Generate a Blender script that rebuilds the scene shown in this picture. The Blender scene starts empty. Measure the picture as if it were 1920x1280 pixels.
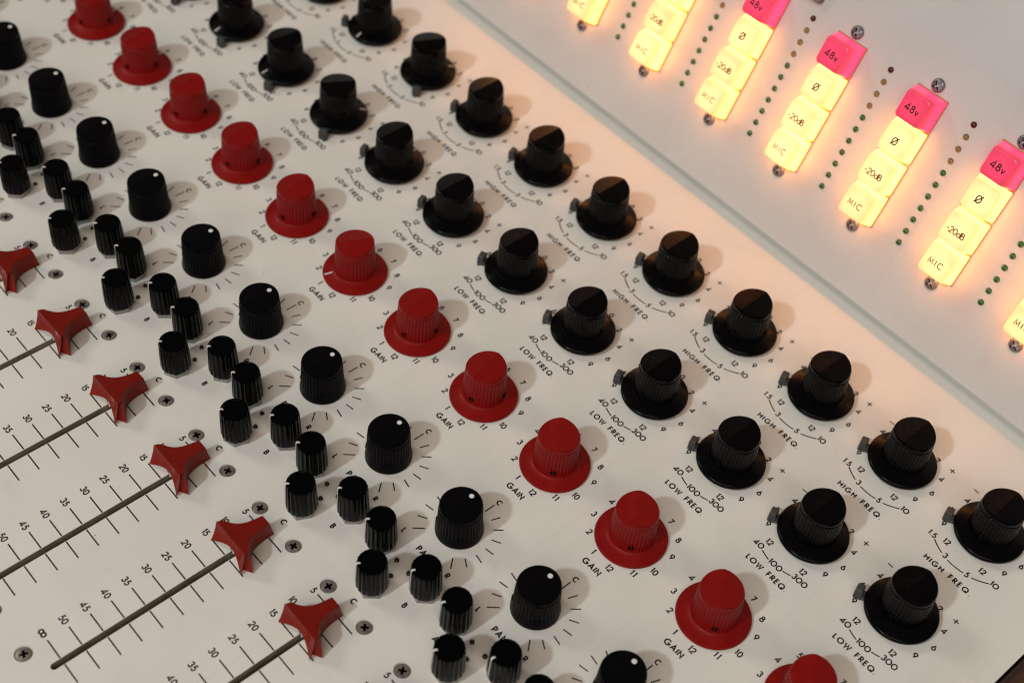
import bpy, math, random
import numpy as np
from mathutils import Matrix, Vector

# ------------------------------------------------------------------ scene, camera, light
P = 0.0381                      # channel strip pitch in metres; layout below is in pitches (u across, v back, z up)
S = bpy.context.scene
CAM_C = Vector((5.89124995, -5.01219136, 10.35156339)) * P
CAM_R = ((0.65579313, 0.75108575, 0.07619427),
         (0.60268527, -0.46007869, -0.65199545),
         (-0.45464913, 0.47349531, -0.75438476))
F_PX = 2635.6
cd = bpy.data.cameras.new('camera')
cam = bpy.data.objects.new('camera', cd)
S.collection.objects.link(cam)
rx, ry, rz = (Vector(r) for r in CAM_R)
m = Matrix((rx, -ry, -rz)).transposed().to_4x4()
m.translation = CAM_C
cam.matrix_world = m
cd.sensor_fit = 'HORIZONTAL'
cd.sensor_width = 36.0
cd.lens = F_PX / 1920 * 36.0
cd.clip_start = 0.02
cd.clip_end = 50
cd.dof.use_dof = True
cd.dof.focus_distance = 12.55 * P
cd.dof.aperture_fstop = 9.5
cd.dof.aperture_blades = 7
S.camera = cam

W = bpy.data.worlds.new('World')
S.world = W
W.use_nodes = True
bg = W.node_tree.nodes['Background']
bg.inputs[0].default_value = (1.0, 0.84, 0.70, 1)
bg.inputs[1].default_value = 0.125

def lamp(name, loc, target, size, watts, col):
    d = bpy.data.lights.new(name, 'AREA')
    d.shape = 'DISK'
    d.size = size
    d.energy = watts
    d.color = col
    o = bpy.data.objects.new(name, d)
    S.collection.objects.link(o)
    o.location = loc
    o.rotation_euler = (Vector(target) - Vector(loc)).to_track_quat('-Z', 'Y').to_euler()
    return o
lamp('key_lamp', (-0.08, -2.72, 2.90), (0.05, 0, 0), 0.22, 48, (0.84, 0.95, 1.0))
lamp('side_lamp', (-2.30, -0.80, 2.25), (0.05, 0.05, 0), 0.85, 17, (1.0, 0.91, 0.80))
lamp('room_fill', (0.95, -1.55, 1.85), (-0.05, -0.02, 0), 2.4, 29.5, (1.0, 0.89, 0.755))  # added fill disc for warm light bounced around the room, no actual lamp

S.view_settings.view_transform = 'Standard'
S.view_settings.look = 'None'
S.view_settings.exposure = 0.12
S.view_settings.gamma = 1.0
S.render.engine = 'CYCLES'
S.cycles.filter_width = 1.1

# ------------------------------------------------------------------ helpers
COL = S.collection
def tag(o, **k):
    for a, b in k.items():
        o[a] = b
    return o
def mesh(name, verts, faces, mat=None, smooth=False, sharp=35, mats=None, fm=None):
    me = bpy.data.meshes.new(name)
    me.from_pydata([tuple(v) for v in verts], [], faces)
    if mat: me.materials.append(mat)
    if mats:
        for q in mats: me.materials.append(q)
    if fm is not None:
        me.polygons.foreach_set('material_index', fm)
    if smooth:
        me.polygons.foreach_set('use_smooth', [True] * len(me.polygons))
        me.update()
        me.set_sharp_from_angle(angle=math.radians(sharp))
    me.update()
    return me
def obj(name, me, parent=None, loc=(0, 0, 0), rotz=0.0, basis=None):
    o = bpy.data.objects.new(name, me)
    COL.objects.link(o)
    if parent: o.parent = parent
    if basis is not None:
        mm = basis.to_4x4()
        mm.translation = Vector(loc)
        o.matrix_local = mm
    else:
        o.location = loc
        o.rotation_euler = (0, 0, rotz)
    return o
def project(x, y, z):
    d = Vector((x, y, z)) * P - CAM_C
    w = rz.dot(d)
    return 960 + F_PX * rx.dot(d) / w, 640 + F_PX * ry.dot(d) / w
def seen(u, v, z=0.2, pad=210):
    x, y = project(u, v, z)
    x2, y2 = project(u, v, 0)
    return (-pad < x < 1920 + pad and -pad < y < 1280 + pad) or (-pad < x2 < 1920 + pad and -pad < y2 < 1280 + pad)

# ------------------------------------------------------------------ materials
def mat(name, col, rough=0.5, metal=0.0, spec=0.5, bump=0.0, bscale=900, var=0.0, vscale=60, rvar=0.0, coat=0.0):
    mt = bpy.data.materials.new(name)
    mt.use_nodes = True
    nt = mt.node_tree
    b = nt.nodes['Principled BSDF']
    b.inputs['Base Color'].default_value = (*col, 1)
    b.inputs['Roughness'].default_value = rough
    b.inputs['Metallic'].default_value = metal
    b.inputs['Specular IOR Level'].default_value = spec
    b.inputs['Coat Weight'].default_value = coat
    tc = nt.nodes.new('ShaderNodeTexCoord')
    if var or rvar:
        n = nt.nodes.new('ShaderNodeTexNoise')
        n.inputs['Scale'].default_value = vscale
        n.inputs['Detail'].default_value = 6
        nt.links.new(tc.outputs['Object'], n.inputs['Vector'])
        if var:
            r = nt.nodes.new('ShaderNodeMapRange')
            r.inputs['From Min'].default_value = 0.3
            r.inputs['From Max'].default_value = 0.7
            r.inputs['To Min'].default_value = 1 - var
            r.inputs['To Max'].default_value = 1 + var
            nt.links.new(n.outputs['Fac'], r.inputs['Value'])
            x = nt.nodes.new('ShaderNodeMix')
            x.data_type = 'RGBA'
            x.blend_type = 'MULTIPLY'
            x.inputs['Factor'].default_value = 1
            x.inputs['A'].default_value = (*col, 1)
            nt.links.new(r.outputs['Result'], x.inputs['B'])
            nt.links.new(x.outputs['Result'], b.inputs['Base Color'])
        if rvar:
            r2 = nt.nodes.new('ShaderNodeMapRange')
            r2.inputs['From Min'].default_value = 0.3
            r2.inputs['From Max'].default_value = 0.7
            r2.inputs['To Min'].default_value = max(0.02, rough - rvar)
            r2.inputs['To Max'].default_value = rough + rvar
            nt.links.new(n.outputs['Fac'], r2.inputs['Value'])
            nt.links.new(r2.outputs['Result'], b.inputs['Roughness'])
    if bump:
        n2 = nt.nodes.new('ShaderNodeTexNoise')
        n2.inputs['Scale'].default_value = bscale
        n2.inputs['Detail'].default_value = 3
        nt.links.new(tc.outputs['Object'], n2.inputs['Vector'])
        bp = nt.nodes.new('ShaderNodeBump')
        bp.inputs['Strength'].default_value = bump
        bp.inputs['Distance'].default_value = 0.0002
        nt.links.new(n2.outputs['Fac'], bp.inputs['Height'])
        nt.links.new(bp.outputs['Normal'], b.inputs['Normal'])
    return mt

def panel_mat(name, col):
    """cream enamel with faint mottling and a few tiny specks of dirt"""
    mt = mat(name, col, rough=0.38, spec=0.4, bump=0.12, bscale=1400, var=0.032, vscale=26, rvar=0.08)
    nt = mt.node_tree
    b = nt.nodes['Principled BSDF']
    tc = [n for n in nt.nodes if n.type == 'TEX_COORD'][0]
    src = b.inputs['Base Color'].links[0].from_socket
    vo = nt.nodes.new('ShaderNodeTexVoronoi')
    vo.inputs['Scale'].default_value = 62
    vo.inputs['Randomness'].default_value = 1.0
    nt.links.new(tc.outputs['Object'], vo.inputs['Vector'])
    lt = nt.nodes.new('ShaderNodeMapRange')
    lt.inputs['From Min'].default_value = 0.010
    lt.inputs['From Max'].default_value = 0.022
    lt.inputs['To Min'].default_value = 1
    lt.inputs['To Max'].default_value = 0
    nt.links.new(vo.outputs['Distance'], lt.inputs['Value'])
    sep = nt.nodes.new('ShaderNodeSeparateColor')
    nt.links.new(vo.outputs['Color'], sep.inputs['Color'])
    gt = nt.nodes.new('ShaderNodeMath')
    gt.operation = 'GREATER_THAN'
    gt.inputs[1].default_value = 0.72
    nt.links.new(sep.outputs['Red'], gt.inputs[0])
    mu = nt.nodes.new('ShaderNodeMath')
    mu.operation = 'MULTIPLY'
    nt.links.new(lt.outputs['Result'], mu.inputs[0])
    nt.links.new(gt.outputs['Value'], mu.inputs[1])
    mx = nt.nodes.new('ShaderNodeMix')
    mx.data_type = 'RGBA'
    nt.links.new(mu.outputs['Value'], mx.inputs['Factor'])
    nt.links.new(src, mx.inputs['A'])
    mx.inputs['B'].default_value = (0.16, 0.12, 0.09, 1)
    # faint grime clouds and hairline rubs
    mp = nt.nodes.new('ShaderNodeMapping')
    mp.inputs['Rotation'].default_value = (0, 0, 0.6)
    mp.inputs['Scale'].default_value = (420, 12, 12)
    nt.links.new(tc.outputs['Object'], mp.inputs['Vector'])
    n3 = nt.nodes.new('ShaderNodeTexNoise')
    n3.inputs['Scale'].default_value = 1.0
    n3.inputs['Detail'].default_value = 4
    nt.links.new(mp.outputs['Vector'], n3.inputs['Vector'])
    n4 = nt.nodes.new('ShaderNodeTexNoise')
    n4.inputs['Scale'].default_value = 48
    n4.inputs['Detail'].default_value = 9
    n4.inputs['Roughness'].default_value = 0.7
    nt.links.new(tc.outputs['Object'], n4.inputs['Vector'])
    m3 = nt.nodes.new('ShaderNodeMapRange')
    m3.inputs['From Min'].default_value = 0.62
    m3.inputs['From Max'].default_value = 0.80
    m3.inputs['To Min'].default_value = 1.0
    m3.inputs['To Max'].default_value = 0.93
    nt.links.new(n3.outputs['Fac'], m3.inputs['Value'])
    m4 = nt.nodes.new('ShaderNodeMapRange')
    m4.inputs['From Min'].default_value = 0.55
    m4.inputs['From Max'].default_value = 0.80
    m4.inputs['To Min'].default_value = 1.0
    m4.inputs['To Max'].default_value = 0.90
    nt.links.new(n4.outputs['Fac'], m4.inputs['Value'])
    mm = nt.nodes.new('ShaderNodeMath')
    mm.operation = 'MULTIPLY'
    nt.links.new(m3.outputs['Result'], mm.inputs[0])
    nt.links.new(m4.outputs['Result'], mm.inputs[1])
    mz = nt.nodes.new('ShaderNodeMix')
    mz.data_type = 'RGBA'
    mz.blend_type = 'MULTIPLY'
    mz.inputs['Factor'].default_value = 1
    nt.links.new(mx.outputs['Result'], mz.inputs['A'])
    nt.links.new(mm.outputs['Value'], mz.inputs['B'])
    nt.links.new(mz.outputs['Result'], b.inputs['Base Color'])
    return mt

M = {}
M['panel'] = panel_mat('cream_enamel', (0.69, 0.665, 0.62))
M['upright'] = panel_mat('dimmed_enamel', (0.545, 0.515, 0.50))  # same enamel paint, coloured darker to imitate weaker light on the upright
M['seam'] = mat('crease_light_tint', (0.52, 0.51, 0.45), rough=0.5, var=0.03, vscale=40)  # pale tint imitates the crease lit without the orange button glow
M['ink'] = mat('black_ink', (0.012, 0.010, 0.010), rough=0.6, spec=0.3, var=0.3, vscale=700)
M['red'] = mat('red_plastic', (0.200, 0.0038, 0.0030), rough=0.40, spec=0.16, bump=0.10, bscale=1800, var=0.06, vscale=300, rvar=0.08)
M['fader_red'] = mat('fader_red_plastic', (0.185, 0.0080, 0.0034), rough=0.40, spec=0.17, bump=0.12, bscale=1300, var=0.08, vscale=260, rvar=0.1)
M['black'] = mat('black_plastic', (0.0012, 0.0009, 0.0012), rough=0.24, spec=0.105, bump=0.06, bscale=2000, rvar=0.08, vscale=400)
M['matte_black'] = mat('satin_black_plastic', (0.0018, 0.0016, 0.0022), rough=0.40, spec=0.06, bump=0.1, bscale=2200, rvar=0.08, vscale=400)
M['gloss_black'] = mat('glossy_black_plastic', (0.0008, 0.0008, 0.0010), rough=0.14, spec=0.085, rvar=0.04, vscale=500)
M['lever'] = mat('grey_black_lever', (0.035, 0.035, 0.036), rough=0.5, bump=0.3, bscale=1500, var=0.3, vscale=500)
M['white'] = mat('white_paint_mark', (0.66, 0.65, 0.65), rough=0.5, var=0.03, vscale=300)
M['chrome'] = mat('nickel_nut', (0.30, 0.295, 0.29), rough=0.15, metal=1.0, rvar=0.08, vscale=500)
M['screw'] = mat('aged_steel_screw', (0.26, 0.24, 0.22), rough=0.40, metal=0.7, var=0.25, vscale=420, bump=0.25, bscale=900, rvar=0.12)
M['screw2'] = mat('zinc_screw', (0.22, 0.205, 0.215), rough=0.40, metal=0.65, var=0.18, vscale=420, bump=0.2, bscale=900, rvar=0.1)
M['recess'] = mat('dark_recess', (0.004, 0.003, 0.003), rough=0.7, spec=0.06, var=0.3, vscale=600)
M['slot'] = mat('olive_slot_liner', (0.25, 0.228, 0.17), rough=0.75, var=0.25, vscale=160, bump=0.3, bscale=600)
M['slot_floor'] = mat('slot_floor', (0.012, 0.011, 0.010), rough=0.8, var=0.3, vscale=200)
M['stem'] = mat('steel_stem', (0.7, 0.69, 0.66), rough=0.25, metal=1.0, var=0.1, vscale=300)
M['set'] = mat('set_screw_steel', (0.02, 0.017, 0.017), rough=0.4, metal=0.5, var=0.3, vscale=600)
M['chassis'] = mat('dark_chassis', (0.03, 0.028, 0.026), rough=0.6, var=0.2, vscale=30)
M['housing'] = mat('grey_housing', (0.16, 0.145, 0.135), rough=0.5, var=0.05, vscale=60, bump=0.1, bscale=900)
M['led_red'] = mat('unlit_red_lens', (0.05, 0.002, 0.004), rough=0.16, spec=0.5, var=0.15, vscale=900)
M['led_amber'] = mat('unlit_amber_lens', (0.17, 0.125, 0.040), rough=0.16, spec=0.5, var=0.2, vscale=900)
M['led_green'] = mat('unlit_green_lens', (0.010, 0.085, 0.022), rough=0.16, spec=0.5, var=0.2, vscale=900)
M['led_black'] = mat('black_lens', (0.006, 0.005, 0.005), rough=0.2, spec=0.5, var=0.2, vscale=900)
M['socket'] = mat('amber_socket', (0.45, 0.17, 0.05), rough=0.4, var=0.1, vscale=300)
M['letter'] = mat('brown_lettering', (0.22, 0.065, 0.010), rough=0.7, var=0.4, vscale=900)
M['letter_black'] = mat('black_lettering', (0.012, 0.003, 0.003), rough=0.7, var=0.4, vscale=900)

def wood_mat():
    mt = mat('dark_wood', (0.09, 0.036, 0.014), rough=0.5, bump=0.3, bscale=500)
    nt = mt.node_tree
    b = nt.nodes['Principled BSDF']
    tc = [n for n in nt.nodes if n.type == 'TEX_COORD'][0]
    mp = nt.nodes.new('ShaderNodeMapping')
    mp.inputs['Scale'].default_value = (220, 14, 220)
    n = nt.nodes.new('ShaderNodeTexNoise')
    n.inputs['Scale'].default_value = 1.6
    n.inputs['Detail'].default_value = 8
    n.inputs['Distortion'].default_value = 0.8
    cr = nt.nodes.new('ShaderNodeValToRGB')
    cr.color_ramp.elements[0].color = (0.012, 0.004, 0.0015, 1)
    cr.color_ramp.elements[0].position = 0.35
    cr.color_ramp.elements[1].color = (0.075, 0.028, 0.009, 1)
    cr.color_ramp.elements[1].position = 0.7
    nt.links.new(tc.outputs['Object'], mp.inputs['Vector'])
    nt.links.new(mp.outputs['Vector'], n.inputs['Vector'])
    nt.links.new(n.outputs['Fac'], cr.inputs['Fac'])
    nt.links.new(cr.outputs['Color'], b.inputs['Base Color'])
    return mt
M['wood'] = wood_mat()

def glow_mat(name, body, lo, hi, top, h):
    """lit translucent cap: a filament behind the cap shines strongest through the walls, less through the thicker face"""
    mt = mat(name, body, rough=0.3, spec=0.45, var=0.03, vscale=300)
    nt = mt.node_tree
    b = nt.nodes['Principled BSDF']
    geo = nt.nodes.new('ShaderNodeTexCoord')
    sep = nt.nodes.new('ShaderNodeSeparateXYZ')
    nt.links.new(geo.outputs['Object'], sep.inputs['Vector'])
    ra = nt.nodes.new('ShaderNodeValToRGB')
    mr = nt.nodes.new('ShaderNodeMapRange')
    mr.inputs['From Min'].default_value = 0
    mr.inputs['From Max'].default_value = h
    nt.links.new(sep.outputs['Z'], mr.inputs['Value'])
    nt.links.new(mr.outputs['Result'], ra.inputs['Fac'])
    e = ra.color_ramp.elements
    e[0].position = 0.05
    e[0].color = (*lo, 1)
    e[1].position = 0.30
    e[1].color = (*hi, 1)
    for pos, c in ((0.70, [0.45 * p + 0.55 * q for p, q in zip(hi, top)]), (0.86, [1.25 * top[0], 1.06 * top[1], 0.80 * top[2]]), (0.96, top)):
        x = ra.color_ramp.elements.new(pos)
        x.color = (*c, 1)
    # thinner towards the middle of the face: paler there, more amber at the moulded edges; every bulb is a little different
    d2 = nt.nodes.new('ShaderNodeVectorMath')
    d2.operation = 'LENGTH'
    cx = nt.nodes.new('ShaderNodeCombineXYZ')
    nt.links.new(sep.outputs['X'], cx.inputs['X'])
    nt.links.new(sep.outputs['Y'], cx.inputs['Y'])
    nt.links.new(cx.outputs['Vector'], d2.inputs[0])
    fr = nt.nodes.new('ShaderNodeMapRange')
    fr.inputs['From Min'].default_value = 0.03 * P
    fr.inputs['From Max'].default_value = 0.165 * P
    fr.inputs['To Min'].default_value = 1.28
    fr.inputs['To Max'].default_value = 0.86
    nt.links.new(d2.outputs['Value'], fr.inputs['Value'])
    oi = nt.nodes.new('ShaderNodeObjectInfo')
    rr = nt.nodes.new('ShaderNodeMapRange')
    rr.inputs['To Min'].default_value = 0.88
    rr.inputs['To Max'].default_value = 1.14
    nt.links.new(oi.outputs['Random'], rr.inputs['Value'])
    n = nt.nodes.new('ShaderNodeTexNoise')
    n.inputs['Scale'].default_value = 130
    n.inputs['Detail'].default_value = 2
    ad = nt.nodes.new('ShaderNodeVectorMath')
    ad.operation = 'ADD'
    nt.links.new(geo.outputs['Object'], ad.inputs[0])
    nt.links.new(oi.outputs['Random'], ad.inputs[1])
    nt.links.new(ad.outputs['Vector'], n.inputs['Vector'])
    m2 = nt.nodes.new('ShaderNodeMapRange')
    m2.inputs['From Min'].default_value = 0.3
    m2.inputs['From Max'].default_value = 0.7
    m2.inputs['To Min'].default_value = 0.90
    m2.inputs['To Max'].default_value = 1.10
    nt.links.new(n.outputs['Fac'], m2.inputs['Value'])
    p1 = nt.nodes.new('ShaderNodeMath')
    p1.operation = 'MULTIPLY'
    nt.links.new(m2.outputs['Result'], p1.inputs[0])
    nt.links.new(rr.outputs['Result'], p1.inputs[1])
    p2 = nt.nodes.new('ShaderNodeMath')
    p2.operation = 'MULTIPLY'
    nt.links.new(p1.outputs['Value'], p2.inputs[0])
    nt.links.new(fr.outputs['Result'], p2.inputs[1])
    nt.links.new(ra.outputs['Color'], b.inputs['Emission Color'])
    nt.links.new(p2.outputs['Value'], b.inputs['Emission Strength'])
    return mt

# ------------------------------------------------------------------ stroke lettering (cap height 1)
def arc(cx, cy, rx_, ry_, a0, a1, n=16):
    return [(cx + rx_ * math.cos(math.radians(a0 + (a1 - a0) * i / n)), cy + ry_ * math.sin(math.radians(a0 + (a1 - a0) * i / n))) for i in range(n + 1)]
G = {
 'A': (0.82, [[(0.0, 0), (0.41, 1), (0.82, 0)], [(0.15, 0.33), (0.67, 0.33)]]),
 'B': (0.52, [[(0.0, 0), (0.0, 1), (0.2, 1)] + arc(0.2, 0.77, 0.24, 0.23, 90, -90, 10) + [(0, 0.54)], [(0.2, 0.54)] + arc(0.22, 0.27, 0.30, 0.27, 90, -90, 12) + [(0.0, 0)]]),
 'C': (0.78, [arc(0.5, 0.5, 0.5, 0.5, 50, 310, 24)]),
 'E': (0.44, [[(0.44, 1), (0, 1), (0, 0), (0.44, 0)], [(0, 0.54), (0.42, 0.54)]]),
 'F': (0.44, [[(0.44, 1), (0, 1), (0, 0)], [(0, 0.54), (0.42, 0.54)]]),
 'G': (0.98, [arc(0.5, 0.5, 0.5, 0.5, 48, 352, 28) + [(0.52, 0.46)]]),
 'H': (0.66, [[(0, 0), (0, 1)], [(0.66, 0), (0.66, 1)], [(0, 0.54), (0.66, 0.54)]]),
 'I': (0.0, [[(0, 0), (0, 1)]]),
 'L': (0.40, [[(0, 1), (0, 0), (0.40, 0)]]),
 'M': (0.86, [[(0, 0), (0.12, 1), (0.43, 0.15), (0.74, 1), (0.86, 0)]]),
 'N': (0.70, [[(0, 0), (0, 1), (0.70, 0), (0.70, 1)]]),
 'O': (1.0, [arc(0.5, 0.5, 0.5, 0.5, 0, 360, 32)]),
 'P': (0.50, [[(0, 0), (0, 1), (0.22, 1)] + arc(0.22, 0.74, 0.28, 0.26, 90, -90, 12) + [(0, 0.48)]]),
 'Q': (1.0, [arc(0.5, 0.5, 0.5, 0.5, 0, 360, 32), [(0.58, 0.34), (0.95, -0.06)]]),
 'R': (0.54, [[(0, 0), (0, 1), (0.2, 1)] + arc(0.2, 0.74, 0.27, 0.26, 90, -90, 12) + [(0, 0.48)], [(0.2, 0.48), (0.54, 0)]]),
 'W': (1.12, [[(0, 1), (0.28, 0), (0.56, 0.92), (0.84, 0), (1.12, 1)]]),
 'd': (0.56, [arc(0.29, 0.30, 0.28, 0.30, 0, 360, 22), [(0.57, 0), (0.57, 1)]]),
 'v': (0.46, [[(0, 0.6), (0.23, 0), (0.46, 0.6)]]),
 '0': (0.60, [arc(0.30, 0.5, 0.30, 0.5, 0, 360, 28)]),
 'o': (0.86, [arc(0.43, 0.5, 0.43, 0.5, 0, 360, 30)]),          # round zero of the frequency scales
 '1': (0.17, [[(0, 0.87), (0.17, 1), (0.17, 0)]]),
 '2': (0.56, [arc(0.28, 0.71, 0.27, 0.28, 170, -30, 14) + [(0.0, 0.0), (0.56, 0.0)]]),
 '3': (0.54, [arc(0.26, 0.75, 0.23, 0.24, 160, -85, 14), arc(0.26, 0.27, 0.27, 0.27, 88, -165, 16)]),
 '4': (0.68, [[(0.50, 0), (0.50, 1), (0.0, 0.25), (0.68, 0.25)]]),
 '5': (0.54, [[(0.50, 1), (0.18, 1), (0.10, 0.58)] + arc(0.24, 0.31, 0.29, 0.31, 105, -150, 18)]),
 '6': (0.60, [arc(0.30, 0.30, 0.29, 0.30, 0, 360, 24), [(0.06, 0.46), (0.40, 1)]]),
 '7': (0.54, [[(0, 1), (0.54, 1), (0.14, 0)]]),
 '8': (0.58, [arc(0.29, 0.77, 0.21, 0.23, 0, 360, 20), arc(0.29, 0.27, 0.28, 0.27, 0, 360, 24)]),
 '9': (0.60, [arc(0.30, 0.70, 0.29, 0.30, 0, 360, 24), [(0.54, 0.54), (0.20, 0)]]),
 '-': (0.34, [[(0, 0.42), (0.34, 0.42)]]),
 '+': (0.62, [[(0, 0.5), (0.62, 0.5)], [(0.31, 0.19), (0.31, 0.81)]]),
 '.': (0.06, [[(0.0, 0.05), (0.10, 0.05)]]),
 '8inf': (1.2, [arc(0.32, 0.5, 0.31, 0.31, 0, 360, 24), arc(0.90, 0.5, 0.31, 0.31, 0, 360, 24)]),
 'phi': (0.9, [arc(0.45, 0.5, 0.34, 0.46, 0, 360, 28), [(0.02, -0.06), (0.88, 1.06)]]),
 ' ': (0.45, []),
}
class Ink:
    """collects stroke ribbons as one flat mesh; coordinates in pitches"""
    def __init__(s): s.v = []; s.f = []
    def line(s, pts, w, z=0.0018):
        pts = [p for i, p in enumerate(pts) if i == 0 or math.dist(p, pts[i - 1]) > 1e-6]
        closed = len(pts) > 3 and math.dist(pts[0], pts[-1]) < 1e-5
        if closed: pts = pts[:-1]
        n = len(pts)
        L = []
        for i, p in enumerate(pts):
            a = pts[i - 1] if (i > 0 or closed) else None
            b = pts[(i + 1) % n] if (i < n - 1 or closed) else None
            ds = []
            for q0, q1 in ((a, p), (p, b)):
                if q0 is None or q1 is None: continue
                d = math.dist(q0, q1)
                ds.append(((q1[0] - q0[0]) / d, (q1[1] - q0[1]) / d))
            if len(ds) == 1:
                nx, ny = -ds[0][1], ds[0][0]
                k = 1.0
            else:
                nx, ny = -(ds[0][1] + ds[1][1]), ds[0][0] + ds[1][0]
                l = math.hypot(nx, ny)
                if l < 0.3:
                    nx, ny, k = -ds[0][1], ds[0][0], 1.0
                else:
                    nx, ny = nx / l, ny / l
                    k = min(2.2, 1 / max(0.2, nx * -ds[0][1] + ny * ds[0][0]))
            L.append(((p[0] + nx * w / 2 * k, p[1] + ny * w / 2 * k), (p[0] - nx * w / 2 * k, p[1] - ny * w / 2 * k)))
        b0 = len(s.v)
        for l, r in L:
            s.v += [(l[0], l[1], z), (r[0], r[1], z)]
        for i in range(n if closed else n - 1):
            j = (i + 1) % n
            s.f.append((b0 + 2 * i, b0 + 2 * i + 1, b0 + 2 * j + 1, b0 + 2 * j))
    def disc(s, cx, cy, r, z=0.0018, n=20):
        b0 = len(s.v)
        s.v += [(cx + r * math.cos(2 * math.pi * i / n), cy + r * math.sin(2 * math.pi * i / n), z) for i in range(n)]
        s.f.append(tuple(range(b0, b0 + n)))
    def text(s, glyphs, cx, cy, h, w, track=0.22, width=None, z=0.0018):
        gl = [G[g] for g in glyphs]
        tw = sum(g[0] for g in gl)
        if width:
            track = (width / h - tw) / max(1, len(gl) - 1)
        tot = tw + track * (len(gl) - 1)
        x = cx - tot * h / 2
        for wd, strokes in gl:
            for st in strokes:
                s.line([(x + a * h, cy - h / 2 + b * h) for a, b in st], w, z)
            x += (wd + track) * h
    def mesh(s, name, mt):
        vv = [(a * P, b * P, c * P) for a, b, c in s.v]
        # lift each stroke by a hair so crossing strokes never share a plane
        return mesh(name, vv, s.f, mt)

# ------------------------------------------------------------------ solid builders (pitches)
def sc(vs): return [(a * P, b * P, c * P) for a, b, c in vs]
def lathe(name, prof, n, mt, ribs=0, roof=0.0, sharp=32, cap=True):
    """prof: (r, z, rib depth, follows roof) from bottom to top; roof = slope of the two top planes that meet in a ridge along y"""
    vs, fs = [], []
    for r, z, d, fo in prof:
        for j in range(n):
            a = 2 * math.pi * j / n
            rr = r
            if ribs and d:
                t = 0.5 + 0.5 * math.cos(ribs * a)
                rr = r - d * (1 - t) ** 1.6
            x, y = rr * math.cos(a), rr * math.sin(a)
            vs.append((x, y, z - (roof * abs(x) if fo else 0)))
    for i in range(len(prof) - 1):
        for j in range(n):
            k = (j + 1) % n
            fs.append((i * n + j, i * n + k, (i + 1) * n + k, (i + 1) * n + j))
    if cap:
        r, z, d, fo = prof[-1]
        base = (len(prof) - 1) * n
        if roof:
            q = n // 4
            h1 = [base + j % n for j in range(-q, q + 1)]
            h2 = [base + j % n for j in range(q, 3 * q + 1)]
            fs.append(tuple(h1)); fs.append(tuple(h2))
        else:
            fs.append(tuple(base + j for j in range(n)))
    fs.append(tuple(reversed(range(n))))
    return mesh(name, sc(vs), fs, mt, smooth=True, sharp=sharp)
def tube_rect(rings, name, mt, sharp=30, close=True, smooth=True):
    """loft through rings with equal point counts"""
    vs, fs = [], []
    n = len(rings[0])
    for r in rings: vs += list(r)
    for i in range(len(rings) - 1):
        for j in range(n):
            k = (j + 1) % n
            fs.append((i * n + j, i * n + k, (i + 1) * n + k, (i + 1) * n + j))
    if close:
        fs.append(tuple(reversed(range(n))))
        fs.append(tuple((len(rings) - 1) * n + j for j in range(n)))
    return mesh(name, sc(vs), fs, mt, smooth=smooth, sharp=sharp)
def rrect(hx, hy, r, z, n=6, ox=0, oy=0):
    pts = []
    for cx, cy, a0 in ((hx - r, hy - r, 0), (-hx + r, hy - r, 90), (-hx + r, -hy + r, 180), (hx - r, -hy + r, 270)):
        for i in range(n + 1):
            a = math.radians(a0 + 90 * i / n)
            pts.append((ox + cx + r * math.cos(a), oy + cy + r * math.sin(a), z))
    return pts
def bevel_box(name, x0, x1, y0, y1, z0, z1, mt, b=0.01):
    hx, hy, ox, oy = (x1 - x0) / 2, (y1 - y0) / 2, (x0 + x1) / 2, (y0 + y1) / 2
    return tube_rect([rrect(hx, hy, b, z0, 3, ox, oy), rrect(hx, hy, b, z1 - b, 3, ox, oy), rrect(hx - b * .3, hy - b * .3, b * .7, z1 - b * .3, 3, ox, oy), rrect(hx - b, hy - b, b * .3, z1, 3, ox, oy)], name, mt)
def phillips(name, R_, mt, dome=0.0, depth=0.03, n=96, rim=0.0, arms=0.58, hw=0.13):
    """screw head with a real cross recess; outer wall, top ring, walls and floor of the cross"""
    def cr(a):
        ph = (a + math.pi / 4) % (math.pi / 2) - math.pi / 4
        lim = math.atan2(hw, arms)
        return R_ * (arms / math.cos(ph) if abs(ph) < lim else hw / abs(math.sin(ph)))
    vs, fs, fm = [], [], []
    A = [2 * math.pi * j / n for j in range(n)]
    prof = [(R_, -0.02), (R_, rim), (R_ * 0.93, rim + 0.35 * dome), (R_ * 0.78, rim + 0.75 * dome)]
    for r, z in prof:
        vs += [(r * math.cos(a), r * math.sin(a), z) for a in A]
    vs += [(cr(a) * math.cos(a), cr(a) * math.sin(a), rim + dome * (1 - 0.25 * cr(a) / R_)) for a in A]
    vs += [(0.8 * cr(a) * math.cos(a), 0.8 * cr(a) * math.sin(a), rim + dome - depth) for a in A]
    m_ = len(prof) + 2
    for i in range(m_ - 1):
        for j in range(n):
            k = (j + 1) % n
            fs.append((i * n + j, i * n + k, (i + 1) * n + k, (i + 1) * n + j))
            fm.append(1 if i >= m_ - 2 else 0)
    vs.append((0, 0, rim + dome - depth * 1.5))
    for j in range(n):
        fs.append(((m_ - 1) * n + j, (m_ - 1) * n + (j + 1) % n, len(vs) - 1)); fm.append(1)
    return mesh(name, sc(vs), fs, None, smooth=True, sharp=28, mats=[mt, M['recess']], fm=fm)
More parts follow.
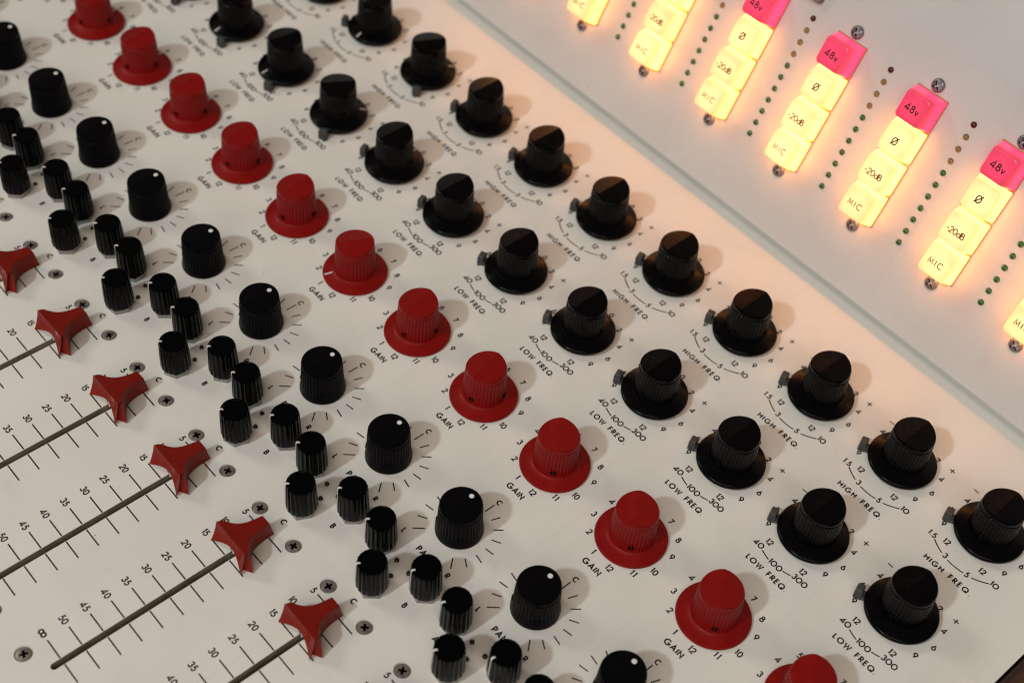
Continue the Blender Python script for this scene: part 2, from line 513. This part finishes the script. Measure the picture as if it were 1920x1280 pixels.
def plate(name, outer, holes, th, mt, mt_hole=None):
    """flat plate with through holes, top at z = 0; walls of holes and rim included"""
    import bmesh
    bm = bmesh.new()
    loops = []
    for k, pts in enumerate([outer] + holes):
        top = [bm.verts.new((x * P, y * P, 0)) for x, y in pts]
        es = [bm.edges.new((top[i], top[(i + 1) % len(top)])) for i in range(len(top))]
        loops.append(top)
    bmesh.ops.triangle_fill(bm, use_beauty=True, use_dissolve=False, edges=bm.edges[:], normal=(0, 0, 1))
    for f in bm.faces:
        if f.normal.z < 0: f.normal_flip()
    for k, top in enumerate(loops):
        bot = [bm.verts.new((v.co.x, v.co.y, -th * P)) for v in top]
        n = len(top)
        for i in range(n):
            j = (i + 1) % n
            f = bm.faces.new((top[i], bot[i], bot[j], top[j]))
            f.material_index = 1 if (k > 0 and mt_hole) else 0
    bmesh.ops.recalc_face_normals(bm, faces=bm.faces[:])
    me = bpy.data.meshes.new(name)
    bm.to_mesh(me)
    bm.free()
    me.materials.append(mt)
    if mt_hole: me.materials.append(mt_hole)
    # make sure the top faces up
    up = [p for p in me.polygons if abs(p.normal.z) > 0.9]
    if sum(p.normal.z for p in up) < 0:
        me.flip_normals()
    return me
def circ(cx, cy, r, n=28):
    return [(cx + r * math.cos(2 * math.pi * i / n), cy + r * math.sin(2 * math.pi * i / n)) for i in range(n)]

# ------------------------------------------------------------------ layout
STRIPS = list(range(-4, 5))      # u of each channel strip; 0 is the strip whose pan knob sits mid-picture
STRIPS = list(range(-11, 5))
U_END = 4.915
V_PAN, V_GAIN, V_LOW, V_HIGH = -0.3055, 0.8257, 2.103, 3.376
V_AB, V_C, V_FAD = -0.925, -1.245, -1.975
TILT, VC, ZC = 1.12054, 4.5015, 0.1524
UB = Matrix(((1, 0, 0), (0, math.cos(TILT), -math.sin(TILT)), (0, math.sin(TILT), math.cos(TILT))))
def up(u, s, h=0.0):
    w = UB @ Vector((u, s, h)) + Vector((0, VC, ZC))
    return tuple(w * P)
def up_seen(u, s, h=0.1, pad=60):
    w = UB @ Vector((u, s, h)) + Vector((0, VC, ZC))
    x, y = project(*w)
    return -pad < x < 1920 + pad and -pad < y < 1280 + pad

console = bpy.data.objects.new('mixing_console', None)
COL.objects.link(console)
console.empty_display_size = 0.05
tag(console, label='cream mixing console with rows of red and black knobs and lit push buttons', category='mixing console')

# --- main panel with real slots, screw holes
holes = []
SLOT0, SLOT1, SW = -3.676, -1.72, 0.0315
fs = [u for u in STRIPS if any(seen(u, v) for v in (-1.4, -2, -2.6, -3.2, -3.8))]
for u in fs:
    h = [(u + SW * math.cos(math.radians(a)), SLOT0 + SW + SW * math.sin(math.radians(a))) for a in range(180, 361, 15)]
    h += [(u + SW * math.cos(math.radians(a)), SLOT1 - SW + SW * math.sin(math.radians(a))) for a in range(0, 181, 15)]
    holes.append(h)
SCREWS = [(u + du, v) for u in STRIPS for du in (-0.249, 0.249) for v in (-1.524, -3.777) if seen(u + du, v)]
SR = 0.066
for x, y in SCREWS: holes.append(circ(x, y, SR * 1.13))
PX0, PX1, PY0, PY1 = -11.6, U_END, -5.4, 4.86
panel = obj('front_panel', plate('front_panel', [(PX0, PY0), (PX1, PY0), (PX1, PY1), (PX0, PY1)], holes, 0.07, M['panel']), console)
obj('chassis_tray', bevel_box('chassis_tray', PX0 + .05, PX1 - .03, PY0 + .05, PY1 + 1.6, -1.4, -0.32, M['chassis'], 0.03), console)
for u in fs:
    # trough under each slot: olive walls, dark floor, open at the top
    w = SW + 0.004
    r0 = [(u - w, SLOT0 - .02, -.012), (u + w, SLOT0 - .02, -.012), (u + w, SLOT1 + .02, -.012), (u - w, SLOT1 + .02, -.012)]
    r0 = [(a, b, -0.071) for a, b, c in r0]
    v8 = r0 + [(a, b, -0.20) for a, b, c in r0]
    me = mesh('fader_slot', sc(v8), [(0, 1, 5, 4), (1, 2, 6, 5), (2, 3, 7, 6), (3, 0, 4, 7), (4, 5, 6, 7)], None, mats=[M['slot'], M['slot_floor']], fm=[0, 0, 0, 0, 1])
    obj('fader_slot', me, console)
# liner lip: the punched edge of each slot, slightly below the enamel
lip_me = None
for u in fs:
    n = 0
    ring = holes[fs.index(u)]
    inn = [(u + (x - u) * 0.97, y, -0.003) for x, y in ring]
    out = [(x, y, -0.069) for x, y in [(u + (a - u) * 0.97, b) for a, b in ring]]
    k = len(ring)
    me = mesh('slot_liner', sc(inn + out), [(i, k + i, k + (i + 1) % k, (i + 1) % k) for i in range(k)], M['slot'])
    me.flip_normals()
    obj('slot_liner', me, console)

# --- screws on the main panel
scr_me = phillips('countersunk_screw', SR, M['screw'], dome=0.004, depth=0.06, rim=-0.012, arms=0.53, hw=0.17)
dish = lathe('screw_dish', [(SR * 1.12, -0.045, 0, 0), (SR * 1.13, -0.001, 0, 0)], 40, M['panel'], cap=False)
vs, fsx = [], []
for r, z in ((SR * 1.135, 0.0012), (SR * 1.02, -0.022)):
    vs += [(r * math.cos(2 * math.pi * i / 40), r * math.sin(2 * math.pi * i / 40), z) for i in range(40)]
dish = mesh('screw_dish', sc(vs), [(i, (i + 1) % 40, 40 + (i + 1) % 40, 40 + i) for i in range(40)], M['panel'], smooth=True)
rnd = random.Random(4)
for x, y in SCREWS:
    o = obj('panel_screw', scr_me, console, (x * P, y * P, 0), rnd.uniform(0, 6.28))
    obj('countersink', dish, o)

# --- printing on the main panel
TH = 0.050
def fader_ink():
    k = Ink()
    for i, t in enumerate(('C0', '5', '10', '15', '20', '25', '30', '35', '40', '45', '50', 'inf')):
        if i == 0: continue
        v = -1.645 - 0.19291 * (i - 1)
        k.line([(-0.2385, v), (-0.036, v)], 0.0118)
        k.line([(0.036, v), (0.2385, v)], 0.0118)
        if t == 'inf': k.text(['8inf'], -0.318, v, 0.062, 0.0145)
        else: k.text(list(t), -0.322 if len(t) > 1 else -0.290, v, 0.053, 0.0119, track=0.28)
    return k.mesh('fader_scale', M['ink'])
def send_ink():
    k = Ink()
    k.text(['A'], -0.30, -1.143, 0.046, 0.0136)
    k.text(['B'], 0.297, -1.143, 0.046, 0.0136)
    k.text(['C'], 0.0, -1.451, 0.046, 0.0136)
    return k.mesh('send_letters', M['ink'])
def pan_ink():
    k = Ink()
    for a in range(-140, 141, 20):
        r1 = 0.407 if a in (-140, 0, 140) else 0.388
        s_, c_ = math.sin(math.radians(a)), math.cos(math.radians(a))
        k.line([(0.299 * s_, V_PAN + 0.299 * c_), (r1 * s_, V_PAN + r1 * c_)], 0.0110)
    k.text(['L'], -0.290, -0.683, 0.050, 0.0126)
    k.text(['R'], 0.300, -0.684, 0.048, 0.0134)
    k.text(['C'], 0.008, 0.152, 0.046, 0.0126)
    k.text(list('PAN'), 0.0, -0.702, 0.052, 0.0146, width=0.150)
    return k.mesh('pan_scale', M['ink'])
def gain_ink():
    k = Ink()
    pos = {'1': (-0.100, -0.363), '2': (-0.270, -0.248), '3': (-0.381, -0.086), '4': (-0.374, 0.130), '5': (-0.283, 0.305), '6': (-0.102, 0.398),
           '7': (0.105, 0.398), '8': (0.285, 0.311), '9': (0.370, 0.140), '10': (0.378, -0.086), '11': (0.276, -0.242), '12': (0.108, -0.369)}
    for t, (x, y) in pos.items():
        k.text(list(t), x, V_GAIN + y, 0.053, 0.0121, track=0.46 if t == '11' else 0.34)
    k.text(list('GAIN'), 0.0, 0.350, 0.052, 0.0138, width=0.192)
    return k.mesh('gain_scale', M['ink'])
def eq_ink(v0, high):
    k = Ink()
    for a, t in ((150, '12'), (121.5, '9'), (92.5, '6'), (63, '4'), (30, '2')):
        for sg in (-1, 1):
            r = 0.392 if t != '2' else 0.38
            k.text(list(t), sg * r * math.sin(math.radians(a)), v0 + r * math.cos(math.radians(a)), 0.052, 0.0123, track=0.36)
    k.text(['0'], 0, v0 + 0.40, 0.052, 0.0123)
    k.text(['+'], 0.357, v0 + 0.337, 0.090, 0.0105)
    k.line([(-0.390, v0 + 0.332), (-0.334, v0 + 0.332)], 0.0105)
    if high:
        k.text(['1', '.', '5'], -0.330, v0 - 0.373, 0.052, 0.0123, track=0.32)
        k.text(['3'], -0.114, v0 - 0.468, 0.052, 0.0123)
        k.text(['5'], 0.131, v0 - 0.476, 0.052, 0.0123)
        k.text(['1', 'o'], 0.352, v0 - 0.372, 0.052, 0.0123, track=0.34)
        for a0, a1, r in ((-144.8, -161.9, 0.495), (-171.2, -191.4, 0.498), (159.8, 142.1, 0.504)):
            k.line([(r * math.sin(math.radians(a0 + (a1 - a0) * i / 10)), v0 + r * math.cos(math.radians(a0 + (a1 - a0) * i / 10))) for i in range(11)], 0.0114)
        k.text(list('HIGH FREQ') + ['.'], 0.020, v0 - 0.614, 0.050, 0.0128, width=0.496)
    else:
        k.text(['4', 'o'], -0.243, v0 - 0.428, 0.052, 0.0123, track=0.26)
        k.text(['1', 'o', 'o'], -0.005, v0 - 0.476, 0.052, 0.0123, track=0.32)
        k.text(['3', 'o', 'o'], 0.238, v0 - 0.429, 0.052, 0.0123, track=0.28)
        k.line([(-0.181, v0 - 0.453), (-0.130, v0 - 0.471), (-0.082, v0 - 0.482)], 0.0114)
        k.line([(0.076, v0 - 0.473), (0.112, v0 - 0.465), (0.150, v0 - 0.453)], 0.0114)
        k.text(list('LOW FREQ') + ['.'], -0.002, v0 - 0.595, 0.050, 0.0128, width=0.446)
    return k.mesh('high_frequency_scale' if high else 'low_frequency_scale', M['ink'])
PRINT = {'fader_scale': fader_ink(), 'send_letters': send_ink(), 'pan_scale': pan_ink(), 'gain_scale': gain_ink(),
         'low_frequency_scale': eq_ink(V_LOW, False), 'high_frequency_scale': eq_ink(V_HIGH, True)}
CENTRES = {'fader_scale': (-1.6, -2.2, -2.8, -3.5), 'send_letters': (-1.2,), 'pan_scale': (-0.3,), 'gain_scale': (0.7,), 'low_frequency_scale': (1.9,), 'high_frequency_scale': (3.2,)}
for u in STRIPS:
    for nm, me in PRINT.items():
        if any(seen(u, v, 0.0, 210) for v in CENTRES[nm]):
            obj(nm, me, panel, (u * P, 0, 0))

# ------------------------------------------------------------------ knobs
def cap_profile(r_base, z_base, r_top, zt, ribd):
    """smooth collar, ribbed body, groove, smooth lip; the lip follows the slope of the two top planes"""
    zr = zt - 0.066
    out = [(r_base, z_base, 0, 0)]
    for t, d in ((0.03, 0.5), (0.08, 1), (0.5, 1), (0.8, 1), (0.97, 1), (1.0, 0.8)):
        out.append((r_base + (r_top + 0.004 - r_base) * t, z_base + (zr - z_base) * t, ribd * d, 0 if t < 0.7 else 1))
    out += [(r_top - 0.005, zr + 0.008, 0, 1), (r_top - 0.006, zr + 0.016, 0, 1), (r_top - 0.001, zr + 0.022, 0, 1),
            (r_top, zr + 0.044, 0, 1), (r_top - 0.003, zr + 0.056, 0, 1), (r_top - 0.009, zt, 0, 1)]
    return out
RO = 0.20
gain_me = lathe('gain_knob', [(0.318, 0.004, 0, 0), (0.326, 0.010, 0, 0), (0.3275, 0.026, 0, 0), (0.322, 0.038, 0, 0), (0.29, 0.045, 0, 0), (0.24, 0.056, 0, 0), (0.212, 0.066, 0, 0)]
                + cap_profile(0.207, 0.070, 0.192, 0.462, 0.0095), 252, M['red'], ribs=36, roof=RO)
eq_me = lathe('equaliser_knob', [(0.300, 0.050, 0, 0), (0.318, 0.052, 0, 0), (0.3235, 0.064, 0, 0), (0.3225, 0.084, 0, 0), (0.317, 0.092, 0, 0), (0.309, 0.096, 0, 0), (0.24, 0.116, 0, 0), (0.216, 0.124, 0, 0)]
              + cap_profile(0.211, 0.126, 0.195, 0.516, 0.0095), 252, M['black'], ribs=36, roof=RO)
pan_me = lathe('pan_knob', [(0.206, 0.004, 0, 0), (0.2145, 0.012, 0, 0), (0.2145, 0.040, 0, 0), (0.211, 0.062, 0, 0), (0.203, 0.105, 0.002, 0)]
               + cap_profile(0.201, 0.118, 0.190, 0.400, 0.0080), 252, M['matte_black'], ribs=36, roof=0.09)
small_me = lathe('send_knob', [(0.122, 0.068, 0, 0), (0.139, 0.070, 0.004, 0), (0.1425, 0.082, 0.008, 0), (0.139, 0.18, 0.0085, 0), (0.134, 0.31, 0.0085, 0), (0.131, 0.367, 0.0080, 0), (0.128, 0.384, 0.003, 0), (0.122, 0.393, 0, 0), (0.108, 0.395, 0, 0), (0.103, 0.390, 0, 0), (0.099, 0.380, 0, 0)],
                 180, M['gloss_black'], ribs=18)
# nickel hexagon nut below the small knobs
nv = []
for r, z in ((0.133, 0.001), (0.133, 0.050), (0.122, 0.066)):
    nv.append([(r * math.cos(math.radians(60 * i + 10)), r * math.sin(math.radians(60 * i + 10)), z) for i in range(6)])
nut_me = tube_rect(nv, 'nut', M['chrome'], smooth=False)
# pointers
def wedge(name, r0, r1, w, z0, z1, mt):
    v8 = []
    for z_off in (-0.004, 0.0016):
        v8 += [(-w / 2, r0, z0 + z_off), (w / 2, r0, z0 + z_off), (w / 2 * 1.15, r1, z1 + z_off), (-w / 2 * 1.15, r1, z1 + z_off)]
    return mesh(name, sc(v8), [(4, 5, 6, 7), (0, 1, 5, 4), (1, 2, 6, 5), (2, 3, 7, 6), (3, 0, 4, 7), (3, 2, 1, 0)], mt)
ptr_gain = wedge('pointer_line', 0.232, 0.312, 0.013, 0.0585, 0.0418, M['white'])
ptr_eq = wedge('pointer_line', 0.236, 0.308, 0.013, 0.1172, 0.0963, M['white'])
# pointer of the small knob: a bar across the rim that runs down the flute
pv = []
for y, z in ((0.101, 0.3945), (0.123, 0.3970), (0.1325, 0.384), (0.1345, 0.367), (0.1375, 0.31), (0.1425, 0.18), (0.1455, 0.10)):
    hw_ = 0.0085 if z > 0.37 else 0.0036
    pv += [(-hw_, y, z), (hw_, y, z)]
pb = [(a, b - 0.006, c - 0.004) for a, b, c in pv]
nq = len(pv)
pf = [(2 * i, 2 * i + 1, 2 * i + 3, 2 * i + 2) for i in range(6)] + [(nq + 2 * i + 2, nq + 2 * i + 3, nq + 2 * i + 1, nq + 2 * i) for i in range(6)]
pf += [(2 * i + 2, nq + 2 * i + 2, nq + 2 * i, 2 * i) for i in range(6)] + [(2 * i + 1, nq + 2 * i + 1, nq + 2 * i + 3, 2 * i + 3) for i in range(6)]
pf += [(1, 0, nq, nq + 1), (nq - 2, nq - 1, 2 * nq - 1, 2 * nq - 2)]
ptr_small = mesh('pointer_bar', sc(pv + pb), pf, M['white'])
dot_me = lathe('pointer_dot', [(0.0225, -0.004, 0, 0), (0.0225, 0.0015, 0, 0), (0.0205, 0.003, 0, 0)], 28, M['white'])
# set screw: a dark socket with a slotted steel plug, axis along +y
def setscrew():
    """dark bore with a small steel plug set into it, axis along +y"""
    vs, fs_, fm = [], [], []
    n = 24
    for r, y in ((0.0255, -0.006), (0.0255, 0.0035), (0.0215, 0.0040), (0.0190, -0.004)):
        vs += [(r * math.cos(2 * math.pi * i / n), y, r * math.sin(2 * math.pi * i / n)) for i in range(n)]
    for k in range(3):
        for i in range(n):
            j = (i + 1) % n
            fs_.append((k * n + i, k * n + j, (k + 1) * n + j, (k + 1) * n + i)); fm.append(0)
    fs_.append(tuple(3 * n + i for i in range(n))); fm.append(0)
    vs += [(-0.011, -0.0030, -0.0026), (0.011, -0.0030, -0.0026), (0.011, -0.0030, 0.0026), (-0.011, -0.0030, 0.0026)]
    b = len(vs) - 4
    fs_.append((b, b + 1, b + 2, b + 3)); fm.append(1)
    return mesh('set_screw', sc(vs), fs_, None, mats=[M['recess'], M['set']], fm=fm)
set_me = setscrew()
def lever():
    """ring under the skirt with one upstanding finger tab, tab along +y"""
    vs, fs_ = [], []
    n = 48
    for r, z in ((0.27, 0.002), (0.285, 0.006), (0.285, 0.040), (0.27, 0.048)):
        vs += [(r * math.cos(2 * math.pi * i / n), r * math.sin(2 * math.pi * i / n), z) for i in range(n)]
    for k in range(3):
        for i in range(n):
            j = (i + 1) % n
            fs_.append((k * n + i, k * n + j, (k + 1) * n + j, (k + 1) * n + i))
    fs_.append(tuple(reversed(range(n)))); fs_.append(tuple(3 * n + i for i in range(n)))
    def loft(rings):
        b = len(vs)
        m_ = len(rings[0])
        for r in rings: vs.extend(r)
        for k in range(len(rings) - 1):
            for i in range(m_):
                j = (i + 1) % m_
                fs_.append((b + k * m_ + i, b + k * m_ + j, b + (k + 1) * m_ + j, b + (k + 1) * m_ + i))
        fs_.append(tuple(b + i for i in reversed(range(m_)))); fs_.append(tuple(b + (len(rings) - 1) * m_ + i for i in range(m_)))
    # arm from the ring, then the block-shaped tab with chamfered top
    loft([rrect(0.040, 0.060, 0.006, z, 2, 0, 0.315) for z in (0.012, 0.050)])
    loft([rrect(0.047, 0.036, 0.008, 0.010, 3, 0, 0.378), rrect(0.046, 0.034, 0.008, 0.105, 3, 0, 0.378), rrect(0.041, 0.029, 0.006, 0.122, 3, 0, 0.377), rrect(0.036, 0.022, 0.004, 0.126, 3, 0, 0.376)])
    return mesh('lever_ring', sc(vs), fs_, M['lever'], smooth=True, sharp=30)
lever_me = lever()

D = math.radians
def knob_rot(a): return -D(a)          # angle clockwise from the back of the desk
for u in STRIPS:
    strip = u + 7
    if seen(u, V_GAIN):
        p = -40 if strip >= 8 else (-155 if strip == 5 else -12)
        o = obj('gain_knob', gain_me, console, (u * P, V_GAIN * P, 0), knob_rot(p))
        obj('pointer_line', ptr_gain, o)
        for a in (180, 80):
            obj('set_screw', set_me, o, (0.2075 * P * math.sin(D(a)), 0.2075 * P * math.cos(D(a)), 0.140 * P), -D(a))
    for v, hi in ((V_LOW, 0), (V_HIGH, 1)):
        if not seen(u, v): continue
        p, lv = (0, -111) if hi else (0, -111)
        if not hi: p, lv = {1: (178, 152), 2: (-172, 157), 3: (30, 153), 0: (150, 150), 6: (0, -116), 7: (0, -116)}.get(strip, (p, lv))
        else: p, lv = {3: (26, 149), 2: (172, -122), 1: (40, -118)}.get(strip, (p, lv))
        o = obj('equaliser_knob', eq_me, console, (u * P, v * P, 0), knob_rot(p))
        obj('pointer_line', ptr_eq, o)
        for a in (180, 80):
            obj('set_screw', set_me, o, (0.2105 * P * math.sin(D(a)), 0.2105 * P * math.cos(D(a)), 0.200 * P), -D(a))
        obj('lever_ring', lever_me, o, (0, 0, 0), knob_rot(lv - p))
    if seen(u, V_PAN):
        o = obj('pan_knob', pan_me, console, (u * P, V_PAN * P, 0), knob_rot(rnd.uniform(-2, 2)))
        obj('pointer_dot', dot_me, o, (0, 0.118 * P, 0.3990 * P))
        for a in (130, 230):
            obj('set_screw', set_me, o, (0.2065 * P * math.sin(D(a)), 0.2065 * P * math.cos(D(a)), 0.105 * P), -D(a))
    for du, v in ((-0.307, V_AB), (0.30, V_AB), (-0.015, V_C)):
        if not seen(u + du, v): continue
        p = -146 + rnd.uniform(-3, 3)
        if strip == 9 and du > 0: p = -165
        if strip == 8 and du > 0: p = -158
        if strip == 9 and du < 0: p = -153
        o = obj('send_knob', small_me, console, ((u + du) * P, v * P, 0), knob_rot(p))
        obj('pointer_bar', ptr_small, o)
        obj('nut', nut_me, o, (0, 0, 0), rnd.uniform(0, 1))
led_small = lathe('indicator_light', [(0.0225, 0.001, 0, 0), (0.022, 0.010, 0, 0), (0.018, 0.018, 0, 0), (0.010, 0.0225, 0, 0), (0.003, 0.0235, 0, 0)], 24, M['led_black'], sharp=60)
for u in STRIPS:
    for x, y in ((-0.088, -0.925), (0.078, -0.927), (0.0, -1.060)):
        if seen(u + x, y): obj('indicator_light', led_small, console, ((u + x) * P, y * P, 0))

# --- fader knobs: T-shaped, hollow-sided, the end of each wing split by a V groove
def fader():
    # outline (counter-clockwise from front left), each point: (u, v) at top with height, then flare at the foot
    def outline():
        pts = []
        n = 12
        # front edge, straight at the top, from left wing to right wing
        for i in range(n + 1):
            t = i / n
            pts.append(('f', -0.213 + 0.426 * t, 0.0, t))
        # right wing end: groove point
        pts.append(('gr', 0.188, 0.030, 0))
        pts.append(('br', 0.212, 0.058, 0))
        # right hollow side back to the tail
        c = [(0.186, 0.056), (0.156, 0.074), (0.126, 0.098), (0.100, 0.128), (0.081, 0.162), (0.068, 0.203), (0.060, 0.25), (0.055, 0.30)]
        pts += [('s', a, b, 0) for a, b in c]
        pts.append(('t', 0.050, 0.355, 0)); pts.append(('t', -0.050, 0.355, 0))
        pts += [('s', -a, b, 0) for a, b in reversed(c)]
        pts.append(('br', -0.212, 0.058, 0))
        pts.append(('gr', -0.188, 0.030, 0))
        return pts
    O = outline()
    def top_z(x, y):
        return 0.252 - 0.052 * max(0, y) / 0.355 - 0.005 * (1 - (x / 0.213) ** 2) * (1 if y < 0.2 else max(0, (0.355 - y) / 0.155))
    rings = []
    levels = [(0.0, 0.02), (0.12, 0.0), (0.35, 0), (0.65, 0), (0.92, 0), (1.0, 0)]
    for t, _ in levels:
        r = []
        for kind, x, y, ft in O:
            zt = top_z(x, y)
            q = 1 - t
            if kind == 'f':
                w = 2 * ft - 1
                zb = 0.010 + 0.075 * (1 - w * w) ** 1.3
                fl = -0.070 * abs(w) ** 1.5 * (q ** 1.4) + 0.030 * (1 - w * w) * math.sin(math.pi * q) 
                xx, yy = x * (1 + 0.045 * q ** 2), y + fl
            elif kind == 'gr':
                zb = 0.014
                xx, yy = x * (1 - 0.07 * min(1, q * 3) + 0.09 * q), y - 0.050 * q
            elif kind == 'br':
                zb = 0.012
                xx, yy = x * (1 + 0.27 * q ** 1.4), y - 0.034 * q
                if t > 0.99: xx, yy = x * 0.99, y * 0.35
                elif t > 0.9: yy = y * 0.55
                elif t > 0.6: yy = y * 0.85
            elif kind == 's':
                zb = 0.012
                xx, yy = x * (1 + 0.16 * q * (1 if y < 0.12 else 0.45)), y - 0.006 * q
            else:
                zb = 0.008
                xx, yy = x * (1 + 0.10 * q), y + 0.028 * q
            if t > 0.99 and kind == 'gr': xx, yy = x * 1.08, y * 0.4
            zz = zb + (zt - zb) * t
            if t > 0.99:
                xx *= 0.985
                yy = yy * 0.985 + 0.002
            r.append((xx, yy, zz))
        rings.append(r)
    n = len(O)
    vs = [p for r in rings for p in r]
    fs_ = []
    for i in range(len(rings) - 1):
        for j in range(n):
            k = (j + 1) % n
            fs_.append((i * n + j, i * n + k, (i + 1) * n + k, (i + 1) * n + j))
    # top surface: quads between the front row/left half and the mirrored side points
    import bmesh
    bm = bmesh.new()
    bv = [bm.verts.new((a * P, b * P, c * P)) for a, b, c in vs]
    for f in fs_: bm.faces.new([bv[i] for i in f])
    topv = bv[(len(rings) - 1) * n:]
    es = [bm.edges.get((topv[i], topv[(i + 1) % n])) for i in range(n)]
    bmesh.ops.triangle_fill(bm, use_beauty=True, edges=es, normal=(0, 0, 1))
    botv = bv[:n]
    es = [bm.edges.get((botv[i], botv[(i + 1) % n])) for i in range(n)]
    bmesh.ops.triangle_fill(bm, use_beauty=True, edges=es, normal=(0, 0, -1))
    bmesh.ops.recalc_face_normals(bm, faces=bm.faces[:])
    sharp_e = [e for e in bm.edges if len(e.link_faces) == 2 and e.calc_face_angle() > D(32) and e.verts[0].co.z > 0.02 * P and e.verts[1].co.z > 0.02 * P]
    bmesh.ops.bevel(bm, geom=sharp_e, offset=0.005 * P, segments=2, profile=0.5, affect='EDGES', clamp_overlap=True)
    me = bpy.data.meshes.new('fader_knob')
    bm.to_mesh(me); bm.free()
    me.materials.append(M['fader_red'])
    me.polygons.foreach_set('use_smooth', [True] * len(me.polygons))
    me.set_sharp_from_angle(angle=D(34))
    return me
fad_me = fader()
stem_me = tube_rect([rrect(0.018, 0.10, 0.006, z, 3, 0, 0.09) for z in (-0.16, 0.09)], 'stem', M['stem'])
for u in STRIPS:
    if seen(u, V_FAD):
        dv = {1: -0.010, -1: 0.014, -2: 0.004, -3: 0.004}.get(u, 0)
        o = obj('fader_knob', fad_me, console, (u * P, (V_FAD + dv) * P, 0), rnd.uniform(-0.012, 0.012))
        obj('stem', stem_me, o)

# ------------------------------------------------------------------ upright panel with the lit buttons
COLS = [u for u in STRIPS if any(up_seen(u, s, 0.1, 130) for s in (0.7, 1.2, 1.7, 2.2))]
UX0, UX1, US1 = -11.6, U_END, 6.0
LEDS = []
for u in [c for c in STRIPS]:
    for k in range(11):
        s_ = 0.774 + 0.1339 * k
        if u in COLS: LEDS.append((u + 0.513, s_, k))
uh = [circ(x, y, 0.0318, 20) for x, y, k in LEDS]
upp = obj('upright_panel', plate('upright_panel', [(UX0, 0.0), (UX1, 0.0), (UX1, US1), (UX0, US1)], uh, 0.055, M['upright'], M['recess']), console, up(0, 0, 0), basis=UB)
# lens meshes
def lens(mt, nm):
    return lathe(nm, [(0.0300, -0.03, 0, 0), (0.0300, 0.000, 0, 0), (0.0280, 0.010, 0, 0), (0.021, 0.018, 0, 0), (0.011, 0.0225, 0, 0), (0.003, 0.0235, 0, 0)], 28, mt, sharp=60)
LM = {'r': lens(M['led_red'], 'meter_light'), 'a': lens(M['led_amber'], 'meter_light'), 'g': lens(M['led_green'], 'meter_light')}
for x, s_, k in LEDS:
    obj('meter_light', LM['r' if k == 10 else 'a' if k > 6 else 'g'], console, up(x, s_, 0), basis=UB)
# pan-head screws above and below each button column
pan_scr = phillips('panel_screw', 0.069, M['screw2'], dome=0.022, depth=0.12, rim=0.012, arms=0.66, hw=0.15)
for u in COLS:
    for s_ in (0.642, 2.238):
        if True:
            a = rnd.uniform(0.5, 0.9)
            obj('panel_screw', pan_scr, console, up(u + 0.012, s_, 0.0), basis=UB @ Matrix.Rotation(a, 3, 'Z'))
# caps
BH = 0.250
def cap_mesh(h, mt, nm):
    R = []
    for hx, hy, r, z in ((0.178, 0.1665, 0.014, 0.002), (0.179, 0.167, 0.016, 0.045), (0.174, 0.164, 0.022, 0.062), (0.163, 0.158, 0.030, h * 0.50), (0.151, 0.150, 0.040, h * 0.80), (0.144, 0.145, 0.044, h * 0.92), (0.136, 0.138, 0.046, h * 0.98), (0.124, 0.126, 0.044, h), (0.110, 0.112, 0.038, h - 0.0015)):
        R.append(rrect(hx, hy, r, z, 6))
    return tube_rect(R, nm, mt, sharp=50)
def glow_cream(h): return glow_mat('lit_cream_cap', (0.40, 0.33, 0.20), (1.5, 0.50, 0.075), (11.5, 3.5, 0.42), (0.92, 0.640, 0.235), h * P)
def glow_pink(h): return glow_mat('lit_pink_cap', (0.40, 0.03, 0.06), (0.75, 0.03, 0.06), (1.25, 0.085, 0.27), (0.60, 0.038, 0.090), h * P)
CAPS = [('mic_button', 0.906, BH, glow_cream, ['M', 'I', 'C'], 0.056, 0.150, 'letter'),
        ('pad_button', 1.263, BH + 0.004, glow_cream, ['-', '2', '0', 'd', 'B'], 0.058, 0.192, 'letter'),
        ('phase_button', 1.628, BH - 0.034, glow_cream, ['phi'], 0.078, None, 'letter_black'),
        ('phantom_power_button', 1.985, BH + 0.018, glow_pink, ['4', '8', 'v'], 0.066, 0.150, 'letter_black')]
for nm, s_, h, mt, gl, th, wd, ink in CAPS:
    mt = mt(h)
    cm = cap_mesh(h, mt, nm)
    k = Ink()
    k.text(gl, 0.0, -0.005, th, 0.0105 if ink == 'letter' else 0.012, width=wd, z=0.0008)
    tm = k.mesh('lettering', M[ink])
    base = tube_rect([rrect(0.184, 0.1745, 0.006, z, 3) for z in (0.0005, 0.012)], 'socket', M['socket'])
    for u in COLS:
        o = obj(nm, cm, console, up(u + 0.012, s_, 0.0), basis=UB)
        obj('lettering', tm, o, (0, 0, h * P))
        obj('socket', base, o)
# added sloped strip, there to pale the shaded crease under the upright panel
sv = [(x, y, z) for x in (PX0, PX1) for y, z in ((4.602, 0.002), (4.608, 0.006), (4.664, 0.098), (4.680, 0.150), (4.700, 0.150), (4.700, 0.002))]
obj('crease_brightener', mesh('crease_brightener', sc(sv), [(i, i + 1, i + 7, i + 6) for i in range(5)] + [(5, 0, 6, 11), (5, 4, 3, 2, 1, 0), (6, 7, 8, 9, 10, 11)], M['seam']), console)
# grey meter housing whose lower corner reaches into the picture
hm = tube_rect([rrect(1.35, 0.9, 0.03, 0.0, 4), rrect(1.35, 0.9, 0.03, 0.07, 4), rrect(1.34, 0.89, 0.03, 0.08, 4), rrect(1.22, 0.77, 0.03, 0.08, 4), rrect(1.20, 0.75, 0.03, 0.05, 4)], 'meter_housing', M['housing'])
ho = obj('meter_housing', hm, console, up(-0.474 - 1.35, 2.276 + 0.9, 0.0), basis=UB)
# wooden end cheek
obj('end_cheek', bevel_box('end_cheek', U_END + 0.022, U_END + 0.62, PY0 - 0.2, PY1 + 2.6, -1.6, -0.012, M['wood'], 0.02), console)
